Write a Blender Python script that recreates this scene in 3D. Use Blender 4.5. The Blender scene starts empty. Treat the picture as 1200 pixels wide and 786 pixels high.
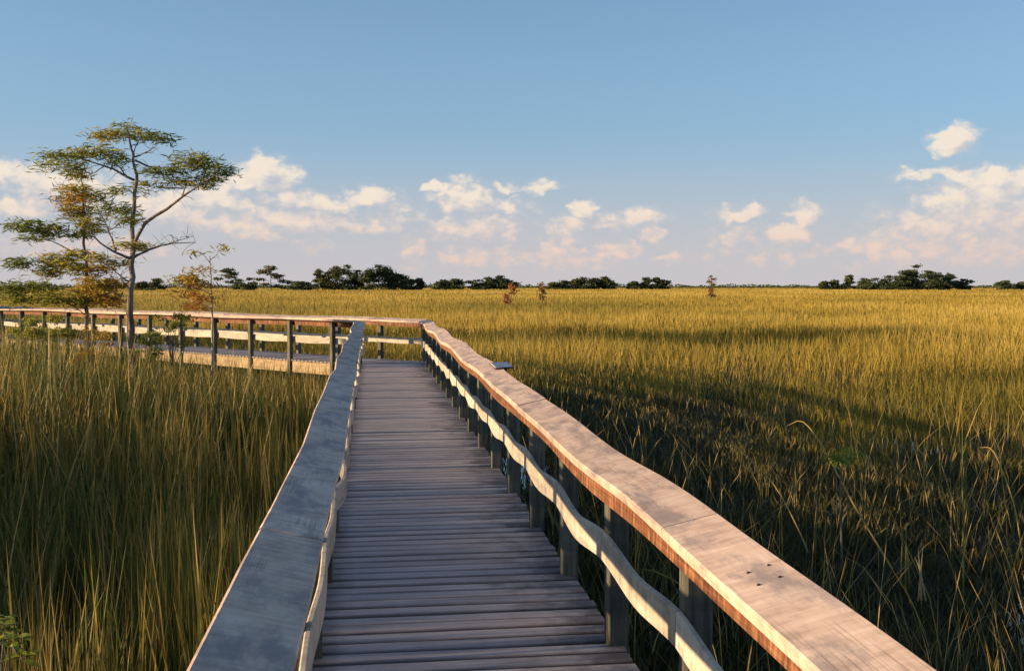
import bpy, math, random
import numpy as np
from mathutils import Vector

random.seed(7)
rng = np.random.default_rng(11)
R = math.radians
scene = bpy.context.scene
col = scene.collection

# ------------------------------------------------------------------ camera
EYE = 1.6                     # eye above the deck (deck top is z = 0)
FPX = 1241.0                  # focal length in pixels of a 1200 px wide frame
PITCH = math.atan((393.0 - 335.0) / FPX)
cam_d = bpy.data.cameras.new('camera')
cam = bpy.data.objects.new('camera', cam_d)
col.objects.link(cam)
cam.location = (0, 0, EYE)
cam.rotation_euler = (math.pi / 2 - PITCH, 0, 0)
cam_d.sensor_width = 36.0
cam_d.lens = 36.0 * FPX / 1200.0
cam_d.clip_start = 0.05
cam_d.clip_end = 20000
scene.camera = cam

# ------------------------------------------------------------------ sun, sky, exposure
SUN_EL = 10.5
SUN_DIR = Vector((-0.985, -0.17, 0)).normalized()          # towards the sun, on the ground
sun_vec = Vector((SUN_DIR.x * math.cos(R(SUN_EL)), SUN_DIR.y * math.cos(R(SUN_EL)), math.sin(R(SUN_EL))))
sl = bpy.data.lights.new('sun', 'SUN')
sl.energy = 5.0
sl.angle = R(0.9)
sl.color = (1.0, 0.70, 0.40)
so = bpy.data.objects.new('sun', sl)
col.objects.link(so)
so.location = (-40, -8, 30)
so.rotation_euler = sun_vec.to_track_quat('Z', 'Y').to_euler()

scene.view_settings.view_transform = 'Standard'
scene.view_settings.look = 'None'
scene.view_settings.gamma = 1.0
scene.view_settings.exposure = 0.85
scene.view_settings.use_curve_mapping = False
scene.render.engine = 'CYCLES'
scene.cycles.use_denoising = True
scene.cycles.max_bounces = 6
scene.cycles.diffuse_bounces = 3
scene.cycles.transparent_max_bounces = 4


def px_dir(x, y):
    u = (x - 600.0) / FPX
    v = (393.0 - y) / FPX
    return Vector((u, math.cos(PITCH) + v * math.sin(PITCH), -math.sin(PITCH) + v * math.cos(PITCH)))


def at(x, y, Y):
    d = px_dir(x, y)
    k = Y / d.y
    return Vector((d.x * k, Y, EYE + d.z * k))


def on_plane(x, y, z):
    d = px_dir(x, y)
    k = (z - EYE) / d.z
    return Vector((d.x * k, d.y * k, z))


# ---- world: Nishita sky plus cumulus along the whole horizon
SKY_STRENGTH = 0.10
world = bpy.data.worlds.new('World')
scene.world = world
world.cycles.sampling_method = 'MANUAL'
world.cycles.sample_map_resolution = 512
world.use_nodes = True
wt = world.node_tree
wt.nodes.clear()
WN, WL = wt.nodes.new, wt.links.new


def wmath(op, a=None, b=None, c=None, clamp=False):
    n = WN('ShaderNodeMath'); n.operation = op; n.use_clamp = clamp
    for i, v in enumerate((a, b, c)):
        if v is None: continue
        if isinstance(v, (int, float)): n.inputs[i].default_value = v
        else: WL(v, n.inputs[i])
    return n.outputs[0]


def wvec(op, a=None, b=None, c=None):
    n = WN('ShaderNodeVectorMath'); n.operation = op
    for i, v in enumerate((a, b, c)):
        if v is None: continue
        if isinstance(v, (tuple, Vector)): n.inputs[i].default_value = v
        else: WL(v, n.inputs[i])
    return n.outputs['Value'] if op == 'DOT_PRODUCT' else n.outputs[0]


w_out = WN('ShaderNodeOutputWorld')
w_bg = WN('ShaderNodeBackground')
w_bg.inputs['Strength'].default_value = SKY_STRENGTH
WL(w_bg.outputs[0], w_out.inputs['Surface'])
sky = WN('ShaderNodeTexSky')
sky.sky_type = 'NISHITA'
sky.sun_disc = False
sky.sun_elevation = R(SUN_EL)
sky.sun_rotation = math.atan2(SUN_DIR.x, SUN_DIR.y)
sky.altitude = 0
sky.air_density = 1.0
sky.dust_density = 0.8
sky.ozone_density = 2.9

tc = WN('ShaderNodeTexCoord')
sep = WN('ShaderNodeSeparateXYZ'); WL(tc.outputs['Generated'], sep.inputs[0])
az = wmath('ARCTAN2', sep.outputs[0], sep.outputs[1])
el = wmath('ARCSINE', sep.outputs[2])
# degrees; the pattern of clouds goes on, mirrored, all round the horizon
SPAN = 56.0
azd = wmath('PINGPONG', wmath('ADD', wmath('MULTIPLY', az, 57.29578), 28.0 + 4 * SPAN), SPAN)
eld = wmath('MULTIPLY', el, 57.29578)
comb = WN('ShaderNodeCombineXYZ'); WL(azd, comb.inputs[0]); WL(eld, comb.inputs[1])
P0 = comb.outputs[0]

# cx, cy, rx, ry in photograph pixels, weight
CLOUDS = [
    (308, 199, 26, 13, 1.25), (334, 204, 16, 9, 1.1), (285, 214, 34, 10, .9), (345, 236, 26, 12, 1), (386, 240, 24, 10, 1.05),
    (432, 231, 26, 10, 1.05), (292, 270, 40, 11, 1.0), (335, 258, 70, 13, .95), (398, 264, 22, 6, .9), (70, 216, 62, 13, 1.0),
    (15, 204, 40, 10, 1.0), (130, 236, 55, 15, .9), (35, 242, 34, 10, 1.05), (205, 244, 52, 17, 1.0), (246, 262, 44, 10, .9), (430, 262, 60, 12, .62),
    (110, 290, 90, 9, .55), (542, 232, 30, 18, 1.1), (508, 219, 14, 5, 1.0), (585, 243, 36, 9, .8), (627, 220, 26, 6, .95), (592, 221, 9, 4, .9),
    (560, 268, 48, 13, .85), (552, 298, 32, 17, .75), (657, 294, 22, 22, .8), (685, 244, 13, 8, 1.15), (682, 262, 52, 9, .8),
    (722, 294, 24, 14, .75), (752, 254, 22, 9, 1.0), (766, 272, 13, 11, 1.0), (786, 301, 17, 7, .85), (488, 296, 15, 18, .65),
    (868, 251, 24, 8, 1.0), (944, 252, 17, 11, 1.15), (926, 276, 24, 11, 1.05), (866, 276, 34, 12, .6), (993, 286, 10, 5, .9),
    (1119, 164, 19, 13, 1.3), (1110, 203, 46, 6, .95), (1165, 210, 50, 10, 1.0), (1152, 236, 55, 24, 1.05), (1172, 258, 55, 24, 1.0),
    (1098, 266, 26, 8, .9), (1042, 292, 30, 20, .75), (1140, 288, 70, 18, .8), (1165, 252, 11, 12, 1.2), (900, 300, 70, 12, .5),
    (575, 300, 60, 14, .7), (670, 305, 60, 13, .7), (1050, 300, 50, 16, .85), (1120, 262, 70, 22, .8), (1150, 300, 80, 14, .85), (455, 245, 30, 10, .6), (370, 285, 40, 8, .5), (930, 298, 50, 10, .6), (270, 235, 50, 14, .9), (325, 216, 24, 8, .9),
]


def wnoise(vec, scale, detail, rough):
    n = WN('ShaderNodeTexNoise'); n.noise_dimensions = '2D'
    n.inputs['Scale'].default_value = scale; n.inputs['Detail'].default_value = detail; n.inputs['Roughness'].default_value = rough
    WL(vec, n.inputs['Vector'])
    return n


def cloud_field(p):
    """Soft field of the cloud heaps at angular position p (degrees), before the threshold."""
    n1 = wnoise(wvec('MULTIPLY', p, (1.0, 1.7, 1.0)), 0.8, 3.0, 0.55)
    warp = wvec('MULTIPLY', wvec('SUBTRACT', n1.outputs['Color'], (0.5, 0.5, 0.5)), (1.5, 1.0, 0.0))
    q = wvec('ADD', p, warp)
    f = None
    for cx, cy, rx, ry, w in CLOUDS:
        d = px_dir(cx, cy)
        a = math.degrees(math.atan2(d.x, d.y)) + 28.0
        e = math.degrees(math.atan2(d.z, math.hypot(d.x, d.y)))
        ix = FPX / (rx * 57.29578 * 1.5); iy = FPX / (ry * 57.29578 * 1.6)
        r = wvec('MULTIPLY_ADD', q, (ix, iy, 0.0), (-a * ix, -e * iy, 0.0))
        g = wmath('MULTIPLY_ADD', wvec('DOT_PRODUCT', r, r), -w, w)
        f = g if f is None else wmath('SMOOTH_MAX', f, g, 0.3)
    f = wmath('MAXIMUM', f, -0.8)
    n2 = wnoise(wvec('MULTIPLY', p, (1.0, 1.5, 1.0)), 1.2, 4.0, 0.55)
    v2 = WN('ShaderNodeTexVoronoi'); v2.voronoi_dimensions = '2D'; v2.feature = 'F1'; v2.inputs['Scale'].default_value = 1.15; v2.inputs['Detail'].default_value = 0.6
    v2.inputs['Roughness'].default_value = 0.55
    WL(wvec('MULTIPLY', q, (1.0, 1.3, 1.0)), v2.inputs['Vector'])
    puff = wmath('MULTIPLY', wmath('SUBTRACT', 0.42, v2.outputs['Distance']), 0.55)
    return wmath('ADD', wmath('ADD', f, puff), wmath('MULTIPLY', wmath('SUBTRACT', n2.outputs['Fac'], 0.5), 0.85))


F0 = cloud_field(P0)
F1 = cloud_field(wvec('ADD', P0, (-0.6, 0.75, 0.0)))       # a little nearer to the sun and higher


def wsmooth(v, a, b):
    n = WN('ShaderNodeMapRange'); n.interpolation_type = 'SMOOTHSTEP'
    WL(v, n.inputs['Value']); n.inputs['From Min'].default_value = a; n.inputs['From Max'].default_value = b
    return n.outputs[0]


def wmix(fac, a, b):
    n = WN('ShaderNodeMix'); n.data_type = 'RGBA'
    if isinstance(fac, (int, float)): n.inputs[0].default_value = fac
    else: WL(fac, n.inputs[0])
    for i, v in ((6, a), (7, b)):
        if isinstance(v, tuple): n.inputs[i].default_value = (*v, 1)
        else: WL(v, n.inputs[i])
    return n.outputs[2]


alpha = wmath('MULTIPLY', wmath('ADD', wmath('MULTIPLY', wsmooth(F0, 0.15, 0.85), 0.66), wmath('MULTIPLY', wsmooth(F0, -0.4, 1.1), 0.34)), wmath('MULTIPLY', wsmooth(eld, -0.5, 1.8), 0.84))
lit = wsmooth(wmath('SUBTRACT', F0, F1), -0.55, 0.75)
CS = 0.81 / SKY_STRENGTH
low = wsmooth(eld, 5.2, 1.2)
c_lit = wmix(low, (0.68 * CS, 0.575 * CS, 0.46 * CS), (0.60 * CS, 0.44 * CS, 0.36 * CS))
c_shd = wmix(low, (0.43 * CS, 0.41 * CS, 0.42 * CS), (0.43 * CS, 0.385 * CS, 0.39 * CS))
c_cloud = wmix(lit, c_shd, c_lit)
# pale humid air low over the marsh, the same all round
sky_c = wmix(wmath('MULTIPLY_ADD', wsmooth(eld, 22.0, 2.0), 0.60, 0.10), sky.outputs[0], (0.20 * CS, 0.325 * CS, 0.47 * CS))
sky_c = wmix(wmath('MULTIPLY', wsmooth(eld, 9.0, -0.5), 0.9), sky_c, (0.42 * CS, 0.39 * CS, 0.395 * CS))
WL(wmix(alpha, sky_c, c_cloud), w_bg.inputs['Color'])

# ------------------------------------------------------------------ helpers


def tag(o, label=None, cat=None, group=None, kind=None):
    if label: o['label'] = label
    if cat: o['category'] = cat
    if group: o['group'] = group
    if kind: o['kind'] = kind
    return o


def empty(name, loc=(0, 0, 0)):
    o = bpy.data.objects.new(name, None)
    o.empty_display_size = 0.2
    o.location = loc
    col.objects.link(o)
    return o


def link_mesh(name, me, mat=None, parent=None):
    o = bpy.data.objects.new(name, me)
    if mat and not me.materials: me.materials.append(mat)
    col.objects.link(o)
    if parent is not None:
        o.parent = parent
        o.matrix_parent_inverse = parent.matrix_basis.inverted()
    return o


def mesh_from(name, V, F, UV=None, attrs=None, smooth=False):
    """V list of points, F list of index tuples, UV list of (u, v) per vertex."""
    me = bpy.data.meshes.new(name)
    me.from_pydata([tuple(v) for v in V], [], F)
    if UV is not None:
        uvl = me.uv_layers.new(name='UVMap')
        li = np.zeros(len(me.loops), dtype=np.int32); me.loops.foreach_get('vertex_index', li)
        uvl.data.foreach_set('uv', np.asarray(UV, dtype=np.float32)[li].ravel())
    if attrs:
        for k, v in attrs.items():
            a = me.attributes.new(k, 'FLOAT', 'POINT'); a.data.foreach_set('value', np.asarray(v, dtype=np.float32))
    if smooth: me.polygons.foreach_set('use_smooth', [True] * len(me.polygons))
    me.update()
    return me


def tri_mesh(name, V, T, attrs=None):
    me = bpy.data.meshes.new(name)
    V = np.asarray(V, dtype=np.float32); T = np.asarray(T, dtype=np.int32)
    me.vertices.add(len(V)); me.vertices.foreach_set('co', V.ravel())
    me.loops.add(T.size); me.loops.foreach_set('vertex_index', T.ravel())
    me.polygons.add(len(T))
    me.polygons.foreach_set('loop_start', np.arange(0, T.size, 3, dtype=np.int32))
    me.polygons.foreach_set('loop_total', np.full(len(T), 3, dtype=np.int32))
    if attrs:
        for k, v in attrs.items():
            a = me.attributes.new(k, 'FLOAT', 'POINT'); a.data.foreach_set('value', np.asarray(v, dtype=np.float32))
    me.update(calc_edges=True)
    return me


class Mat:
    def __init__(self, name, rough=0.8, spec=0.3):
        self.m = bpy.data.materials.new(name); self.m.use_nodes = True
        self.t = self.m.node_tree; self.b = self.t.nodes['Principled BSDF']
        self.b.inputs['Roughness'].default_value = rough
        self.b.inputs['Specular IOR Level'].default_value = spec
    def n(self, typ, **kw):
        x = self.t.nodes.new(typ)
        for k, v in kw.items():
            if k in x.inputs: x.inputs[k].default_value = v
            else: setattr(x, k, v)
        return x
    def l(self, a, b): self.t.links.new(a, b)
    def math(self, op, a, b=None, clamp=False):
        x = self.n('ShaderNodeMath', operation=op, use_clamp=clamp)
        for i, v in enumerate((a, b)):
            if v is None: continue
            if isinstance(v, (int, float)): x.inputs[i].default_value = v
            else: self.l(v, x.inputs[i])
        return x.outputs[0]
    def mix(self, fac, a, b, blend='MIX'):
        x = self.n('ShaderNodeMix', data_type='RGBA', blend_type=blend)
        if isinstance(fac, (int, float)): x.inputs[0].default_value = fac
        else: self.l(fac, x.inputs[0])
        for i, v in ((6, a), (7, b)):
            if isinstance(v, tuple): x.inputs[i].default_value = (*v, 1)
            else: self.l(v, x.inputs[i])
        return x.outputs[2]
    def ramp(self, v, stops):
        x = self.n('ShaderNodeValToRGB')
        cr = x.color_ramp
        while len(cr.elements) < len(stops): cr.elements.new(0.5)
        for e, (p, c) in zip(cr.elements, stops): e.position = p; e.color = (*c, 1)
        self.l(v, x.inputs[0])
        return x.outputs[0]
    def noise(self, vec, scale, detail=4, rough=0.55, sc=None):
        x = self.n('ShaderNodeTexNoise'); x.inputs['Scale'].default_value = scale
        x.inputs['Detail'].default_value = detail; x.inputs['Roughness'].default_value = rough
        if sc:
            mp = self.n('ShaderNodeMapping'); mp.inputs['Scale'].default_value = sc
            self.l(vec, mp.inputs['Vector']); vec = mp.outputs[0]
        self.l(vec, x.inputs['Vector'])
        return x.outputs['Fac']


def wood(name, dark, mid, light, grain=(2.0, 60.0, 1.0), across=0.35, stain=(0.10, 0.07, 0.06), stain_amt=0.5, rough=0.72, rnd=0.18, bump=0.35, spec=0.25, grime_dark_edges=False, cracks=0.0, stain_rng=(0.52, 0.74)):
    """Weathered board: UV u runs along the board in metres, v across it."""
    M = Mat(name, rough, spec)
    tcn = M.n('ShaderNodeTexCoord'); oi = M.n('ShaderNodeObjectInfo')
    off = M.n('ShaderNodeVectorMath', operation='MULTIPLY_ADD')
    cx = M.n('ShaderNodeCombineXYZ'); M.l(oi.outputs['Random'], cx.inputs[0]); M.l(oi.outputs['Random'], cx.inputs[1])
    M.l(cx.outputs[0], off.inputs[0]); off.inputs[1].default_value = (37.0, 11.0, 0); M.l(tcn.outputs['UV'], off.inputs[2])
    uv = off.outputs[0]
    g = M.noise(uv, 1.0, 6, 0.6, grain)
    big = M.noise(uv, 1.7, 4, 0.6)
    cross = M.noise(uv, 1.0, 5, 0.62, (34.0, 5.0, 1.0))
    v = M.math('ADD', M.math('MULTIPLY', g, 0.6), M.math('MULTIPLY', cross, across))
    v = M.math('ADD', v, M.math('MULTIPLY', big, 0.4))
    v = M.math('DIVIDE', v, 1.0 + across)
    c = M.ramp(v, [(0.39, dark), (0.5, mid), (0.61, light)])
    st = M.ramp(M.noise(uv, 3.1, 6, 0.68, (1.0, 2.2, 1.0)), [(stain_rng[0], (0, 0, 0)), (stain_rng[1], (1, 1, 1))])
    sc = M.n('ShaderNodeSeparateColor'); M.l(st, sc.inputs[0])
    c = M.mix(M.math('MULTIPLY', sc.outputs[0], stain_amt), c, stain)
    if cracks:
        cv = M.noise(uv, 1.0, 3, 0.5, (1.1, 55.0, 1.0)); br = M.noise(uv, 1.0, 3, 0.6, (1.6, 6.0, 1.0))
        ab = M.math('ABSOLUTE', M.math('SUBTRACT', cv, 0.5))
        m1 = M.n('ShaderNodeMapRange'); M.l(ab, m1.inputs['Value']); m1.inputs['From Min'].default_value = 0.012; m1.inputs['From Max'].default_value = 0.035; m1.inputs['To Min'].default_value = 1.0; m1.inputs['To Max'].default_value = 0.0
        m2 = M.n('ShaderNodeMapRange'); M.l(br, m2.inputs['Value']); m2.inputs['From Min'].default_value = 0.5; m2.inputs['From Max'].default_value = 0.62
        ck = M.math('MULTIPLY', M.math('MULTIPLY', m1.outputs[0], m2.outputs[0]), cracks)
        c = M.mix(ck, c, (0.05, 0.035, 0.03))
    if grime_dark_edges:
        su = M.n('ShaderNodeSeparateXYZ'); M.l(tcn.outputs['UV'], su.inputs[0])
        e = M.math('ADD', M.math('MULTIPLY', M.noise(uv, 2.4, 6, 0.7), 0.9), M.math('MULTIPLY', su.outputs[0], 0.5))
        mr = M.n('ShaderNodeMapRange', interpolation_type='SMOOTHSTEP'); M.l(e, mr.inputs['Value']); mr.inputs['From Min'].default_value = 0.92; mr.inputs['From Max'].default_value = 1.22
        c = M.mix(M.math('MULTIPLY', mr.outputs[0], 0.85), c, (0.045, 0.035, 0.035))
        e2 = M.math('SUBTRACT', M.math('MULTIPLY', M.noise(uv, 3.0, 6, 0.7), 0.6), M.math('MULTIPLY', su.outputs[0], 2.2))  # darker towards the left end of each plank
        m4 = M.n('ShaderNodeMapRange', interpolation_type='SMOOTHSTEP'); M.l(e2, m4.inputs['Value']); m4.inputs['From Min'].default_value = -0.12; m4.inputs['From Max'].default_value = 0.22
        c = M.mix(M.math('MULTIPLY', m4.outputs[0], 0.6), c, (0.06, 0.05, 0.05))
        # darker along the two long arrises, so the gaps show as dark lines
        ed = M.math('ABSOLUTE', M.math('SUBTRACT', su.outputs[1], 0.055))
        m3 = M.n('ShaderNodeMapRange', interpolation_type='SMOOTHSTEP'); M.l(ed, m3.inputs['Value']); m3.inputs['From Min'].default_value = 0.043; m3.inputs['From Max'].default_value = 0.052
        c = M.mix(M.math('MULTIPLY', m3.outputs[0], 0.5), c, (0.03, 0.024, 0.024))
    k = M.math('ADD', M.math('MULTIPLY', oi.outputs['Random'], 2 * rnd), 1.0 - rnd)
    hs = M.n('ShaderNodeHueSaturation'); M.l(k, hs.inputs['Value']); M.l(c, hs.inputs['Color'])
    M.l(hs.outputs[0], M.b.inputs['Base Color'])
    bp = M.n('ShaderNodeBump', Strength=bump, Distance=0.004); M.l(v, bp.inputs['Height']); M.l(bp.outputs[0], M.b.inputs['Normal'])
    return M.m


def leafmat(name, stops, trans=0.35, rough=0.55, spec=0.25, jitter=0.35):
    """Foliage: colour from the per-leaf attribute 'tint', brightness jitter from 'rnd'."""
    M = Mat(name, rough, spec)
    a = M.n('ShaderNodeAttribute', attribute_name='tint'); r = M.n('ShaderNodeAttribute', attribute_name='rnd')
    c = M.ramp(a.outputs['Fac'], stops)
    hs = M.n('ShaderNodeHueSaturation')
    M.l(M.math('ADD', M.math('MULTIPLY', r.outputs['Fac'], 2 * jitter), 1 - jitter), hs.inputs['Value']); M.l(c, hs.inputs['Color'])
    M.l(hs.outputs[0], M.b.inputs['Base Color'])
    tr = M.n('ShaderNodeBsdfTranslucent'); M.l(hs.outputs[0], tr.inputs['Color'])
    mx = M.n('ShaderNodeMixShader'); mx.inputs[0].default_value = trans
    out = M.t.nodes['Material Output']
    M.l(M.b.outputs[0], mx.inputs[1]); M.l(tr.outputs[0], mx.inputs[2]); M.l(mx.outputs[0], out.inputs['Surface'])
    return M.m


# ------------------------------------------------------------------ materials
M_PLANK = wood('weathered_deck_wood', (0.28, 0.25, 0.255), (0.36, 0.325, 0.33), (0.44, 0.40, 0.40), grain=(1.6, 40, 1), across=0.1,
               stain=(0.15, 0.125, 0.13), stain_amt=0.3, rough=0.6, rnd=0.09, grime_dark_edges=True)
M_RAIL = wood('weathered_rail_wood', (0.37, 0.27, 0.215), (0.59, 0.435, 0.34), (0.70, 0.555, 0.44), grain=(7, 9, 1), across=0.6,
              stain=(0.27, 0.225, 0.215), stain_amt=0.85, stain_rng=(0.47, 0.62), rnd=0.10, bump=0.6, rough=0.65, cracks=0.35)
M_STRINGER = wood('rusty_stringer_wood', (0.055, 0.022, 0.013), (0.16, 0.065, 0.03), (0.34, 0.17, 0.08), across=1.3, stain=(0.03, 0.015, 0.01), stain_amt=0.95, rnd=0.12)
M_LOWER = wood('pale_rail_wood', (0.29, 0.25, 0.20), (0.47, 0.42, 0.34), (0.58, 0.53, 0.44), grain=(5, 22, 1), across=0.6,
               stain=(0.16, 0.13, 0.10), stain_amt=0.5, rnd=0.12, cracks=0.35)
M_POST = wood('grey_green_post_wood', (0.045, 0.045, 0.038), (0.10, 0.10, 0.08), (0.18, 0.175, 0.135), grain=(3, 40, 1), across=0.15,
              stain=(0.035, 0.04, 0.03), rnd=0.15, cracks=0.7)
M_FASCIA = wood('ochre_fascia_wood', (0.14, 0.09, 0.05), (0.36, 0.27, 0.15), (0.50, 0.40, 0.24), across=0.9, stain=(0.07, 0.045, 0.03), stain_amt=0.8, rnd=0.1)
mm = Mat('dark_bolt_metal', 0.5, 0.5); mm.b.inputs['Base Color'].default_value = (0.05, 0.04, 0.04, 1); mm.b.inputs['Metallic'].default_value = 0.6
M_BOLT = mm.m
mm = Mat('plaque_metal', 0.5, 0.5); mm.b.inputs['Metallic'].default_value = 0.2
mm.l(mm.ramp(mm.noise(mm.n('ShaderNodeTexCoord').outputs['Object'], 30), [(0.3, (0.45, 0.45, 0.45)), (0.7, (0.62, 0.62, 0.61))]), mm.b.inputs['Base Color'])
M_PLAQUE = mm.m

mm = Mat('cypress_bark', 0.9, 0.15)
tcn = mm.n('ShaderNodeTexCoord').outputs['Object']
mm.l(mm.ramp(mm.noise(tcn, 1.0, 6, 0.65, (14, 14, 2.2)), [(0.3, (0.07, 0.055, 0.045)), (0.5, (0.17, 0.14, 0.12)), (0.7, (0.36, 0.31, 0.27))]), mm.b.inputs['Base Color'])
bp = mm.n('ShaderNodeBump', Strength=0.8, Distance=0.02); mm.l(mm.noise(tcn, 1.0, 6, 0.65, (18, 18, 2.5)), bp.inputs['Height']); mm.l(bp.outputs[0], mm.b.inputs['Normal'])
M_BARK = mm.m
mm = Mat('pale_bark', 0.85, 0.15)
tcn = mm.n('ShaderNodeTexCoord').outputs['Object']
mm.l(mm.ramp(mm.noise(tcn, 9, 5), [(0.3, (0.25, 0.21, 0.17)), (0.7, (0.52, 0.46, 0.38))]), mm.b.inputs['Base Color'])
M_PALE = mm.m

M_GRASS = leafmat('sawgrass_blades', [(0.0, (0.05, 0.08, 0.018)), (0.35, (0.13, 0.15, 0.03)), (0.6, (0.24, 0.19, 0.05)), (0.8, (0.42, 0.28, 0.055)), (1.0, (0.55, 0.40, 0.17))], trans=0.3, rough=0.5)
M_FIELD = leafmat('golden_field_blades', [(0.0, (0.09, 0.10, 0.022)), (0.35, (0.23, 0.19, 0.03)), (0.65, (0.40, 0.285, 0.045)), (1.0, (0.52, 0.39, 0.09))], trans=0.45, rough=0.6, jitter=0.14)
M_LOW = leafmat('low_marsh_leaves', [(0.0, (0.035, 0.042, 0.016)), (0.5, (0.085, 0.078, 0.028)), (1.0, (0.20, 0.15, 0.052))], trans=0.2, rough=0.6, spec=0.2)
M_CYP = leafmat('cypress_leaves', [(0.0, (0.11, 0.155, 0.03)), (0.4, (0.27, 0.285, 0.045)), (0.7, (0.42, 0.31, 0.05)), (1.0, (0.36, 0.13, 0.035))], trans=0.45)
M_HAM = leafmat('hammock_leaves', [(0.0, (0.05, 0.075, 0.03)), (0.5, (0.11, 0.125, 0.045)), (0.8, (0.17, 0.15, 0.045)), (1.0, (0.40, 0.12, 0.04))], trans=0.25)
M_FRESH = leafmat('fresh_leaves', [(0.0, (0.16, 0.23, 0.03)), (1.0, (0.36, 0.38, 0.06))], trans=0.4, rough=0.4)

# ------------------------------------------------------------------ boardwalk layout (all in metres, deck top z = 0)
ANG1 = R(7.5)
W1 = Vector((-math.sin(ANG1), math.cos(ANG1)))
S1 = Vector((math.cos(ANG1), math.sin(ANG1)))
W2 = Vector((-0.755, 0.656)).normalized()
S2 = Vector((W2.y, -W2.x))
LL, LR = -0.29, 1.10                       # deck edges, lateral
PIN_L, PIN_R = -0.225, 1.035               # inner faces of the posts
T_IN = 21.9                                # where the left edge bends
turn = math.acos(max(-1, min(1, W1.dot(W2))))
HALF = math.tan(turn / 2)
C_IN = W1 * T_IN + S1 * LL                 # inner corner of the bend


def leg1(t, l): return W1 * t + S1 * l


def leg2(u, l):                            # u measured from the inner corner, l as on leg 1
    return C_IN + W2 * u + S2 * (l - LL)


def miter1(l): return T_IN + (l - LL) * HALF
def miter2(l): return -(l - LL) * HALF


LEG2_LEN = 26.0
bw = empty('boardwalk', (leg1(8, 0.4).x, leg1(8, 0.4).y, 0))
tag(bw, 'weathered grey wooden boardwalk with wavy handrails bending left into the marsh', 'boardwalk')

# ---- planks
PITCHP = 0.128


def plank_mesh(pts, top=0.0, th=0.038, ch=0.007, cw=0.013):
    """pts: four plan corners a0 (left rear) a1 (right rear) b1 (right front) b0 (left front) relative to the origin."""
    a0, a1, b1, b0 = pts
    V, UV = [], []
    for (a, b, ln) in ((a0, b0, 0.0), (a1, b1, (a1 - a0).length)):
        d = b - a; L = max(d.length, 1e-4); w = L
        for s, z in ((0, top - th), (0, top - ch), (cw / w, top), (1 - cw / w, top), (1, top - ch), (1, top - th)):
            p = a + d * s
            V.append((p.x, p.y, z)); UV.append((ln, s * w))
    F = [(0, 1, 7, 6), (1, 2, 8, 7), (2, 3, 9, 8), (3, 4, 10, 9), (4, 5, 11, 10), (5, 0, 6, 11), (5, 4, 3, 2, 1, 0), (6, 7, 8, 9, 10, 11)]
    return mesh_from('plank', V, F, UV)


def put_plank(fn, t, l0a, l0b, l1a, l1b, share=None, rest=None):
    """Plank crossing the walk at station t; left ends at l0a / l0b (front, back edge) and right ends l1a / l1b."""
    g = 0.0085 + random.random() * 0.003
    o2 = fn(t, (l0a + l1a) / 2)
    if share is not None: me = share
    else:
        pts = [fn(t + g, l0a) - o2, fn(t + g, l1a) - o2, fn(t + PITCHP - g, l1b) - o2, fn(t + PITCHP - g, l0b) - o2]
        me = plank_mesh(pts)
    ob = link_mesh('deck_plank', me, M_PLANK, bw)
    ob.location = (o2.x, o2.y, random.uniform(-0.004, 0.003))
    ob.rotation_euler = (random.uniform(-.004, .004), random.uniform(-.002, .002), random.uniform(-.0022, .0022))
    return ob


shared1 = []
for k in range(7):
    j0, j1 = random.uniform(-.012, .01), random.uniform(-.012, .01)
    o2 = leg1(0, (LL + LR) / 2); g = 0.0085 + 0.0006 * k
    me = plank_mesh([leg1(g, LL + j0) - o2, leg1(g, LR + j1) - o2, leg1(PITCHP - g, LR + j1) - o2, leg1(PITCHP - g, LL + j0) - o2])
    shared1.append(me)
n_plank = 0
t = -1.4
while t < miter1(LR) - 0.02:
    te = t + PITCHP
    if te <= T_IN:
        put_plank(leg1, t, LL, LL, LR, LR, share=random.choice(shared1))
    else:
        la = LL + max(0, (t - T_IN) / HALF); lb = LL + max(0, (te - T_IN) / HALF)
        if lb < LR - 0.02: put_plank(leg1, t, la + .004, lb + .004, LR, LR)
    n_plank += 1; t = te
shared2 = []
for k in range(7):
    o2 = leg2(0, (LL + LR) / 2); g = 0.0085 + 0.0006 * k
    shared2.append(plank_mesh([leg2(g, LL) - o2, leg2(g, LR) - o2, leg2(PITCHP - g, LR) - o2, leg2(PITCHP - g, LL) - o2]))
u = miter2(LR) + 0.01
rest_planks = []
while u < LEG2_LEN:
    ue = u + PITCHP
    if u < 0:
        la = LL; ra = LL + (-u) / HALF; rb = LL + max(0.0, (-ue) / HALF)
        # pieces of the mitred corner: from the mitre line to the right-hand edge
        put_plank(leg2, u, ra + .004, rb + .004, LR, LR)
    elif n_plank < 296: put_plank(leg2, u, LL, LL, LR, LR, share=random.choice(shared2))
    else: rest_planks.append(u)
    n_plank += 1; u = ue
if rest_planks:
    V, F, UV = [], [], []
    for uu in rest_planks:
        me = random.choice(shared2); b = len(V)
        o2 = leg2(uu, (LL + LR) / 2); z = random.uniform(-.003, .002)
        for v in me.vertices: V.append((v.co.x + o2.x, v.co.y + o2.y, v.co.z + z)); UV.append((v.co.x, v.co.y))
        for p in me.polygons: F.append(tuple(i + b for i in p.vertices))
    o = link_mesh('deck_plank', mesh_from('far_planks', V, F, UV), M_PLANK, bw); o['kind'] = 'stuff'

# ---- long boards that follow the walk


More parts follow.
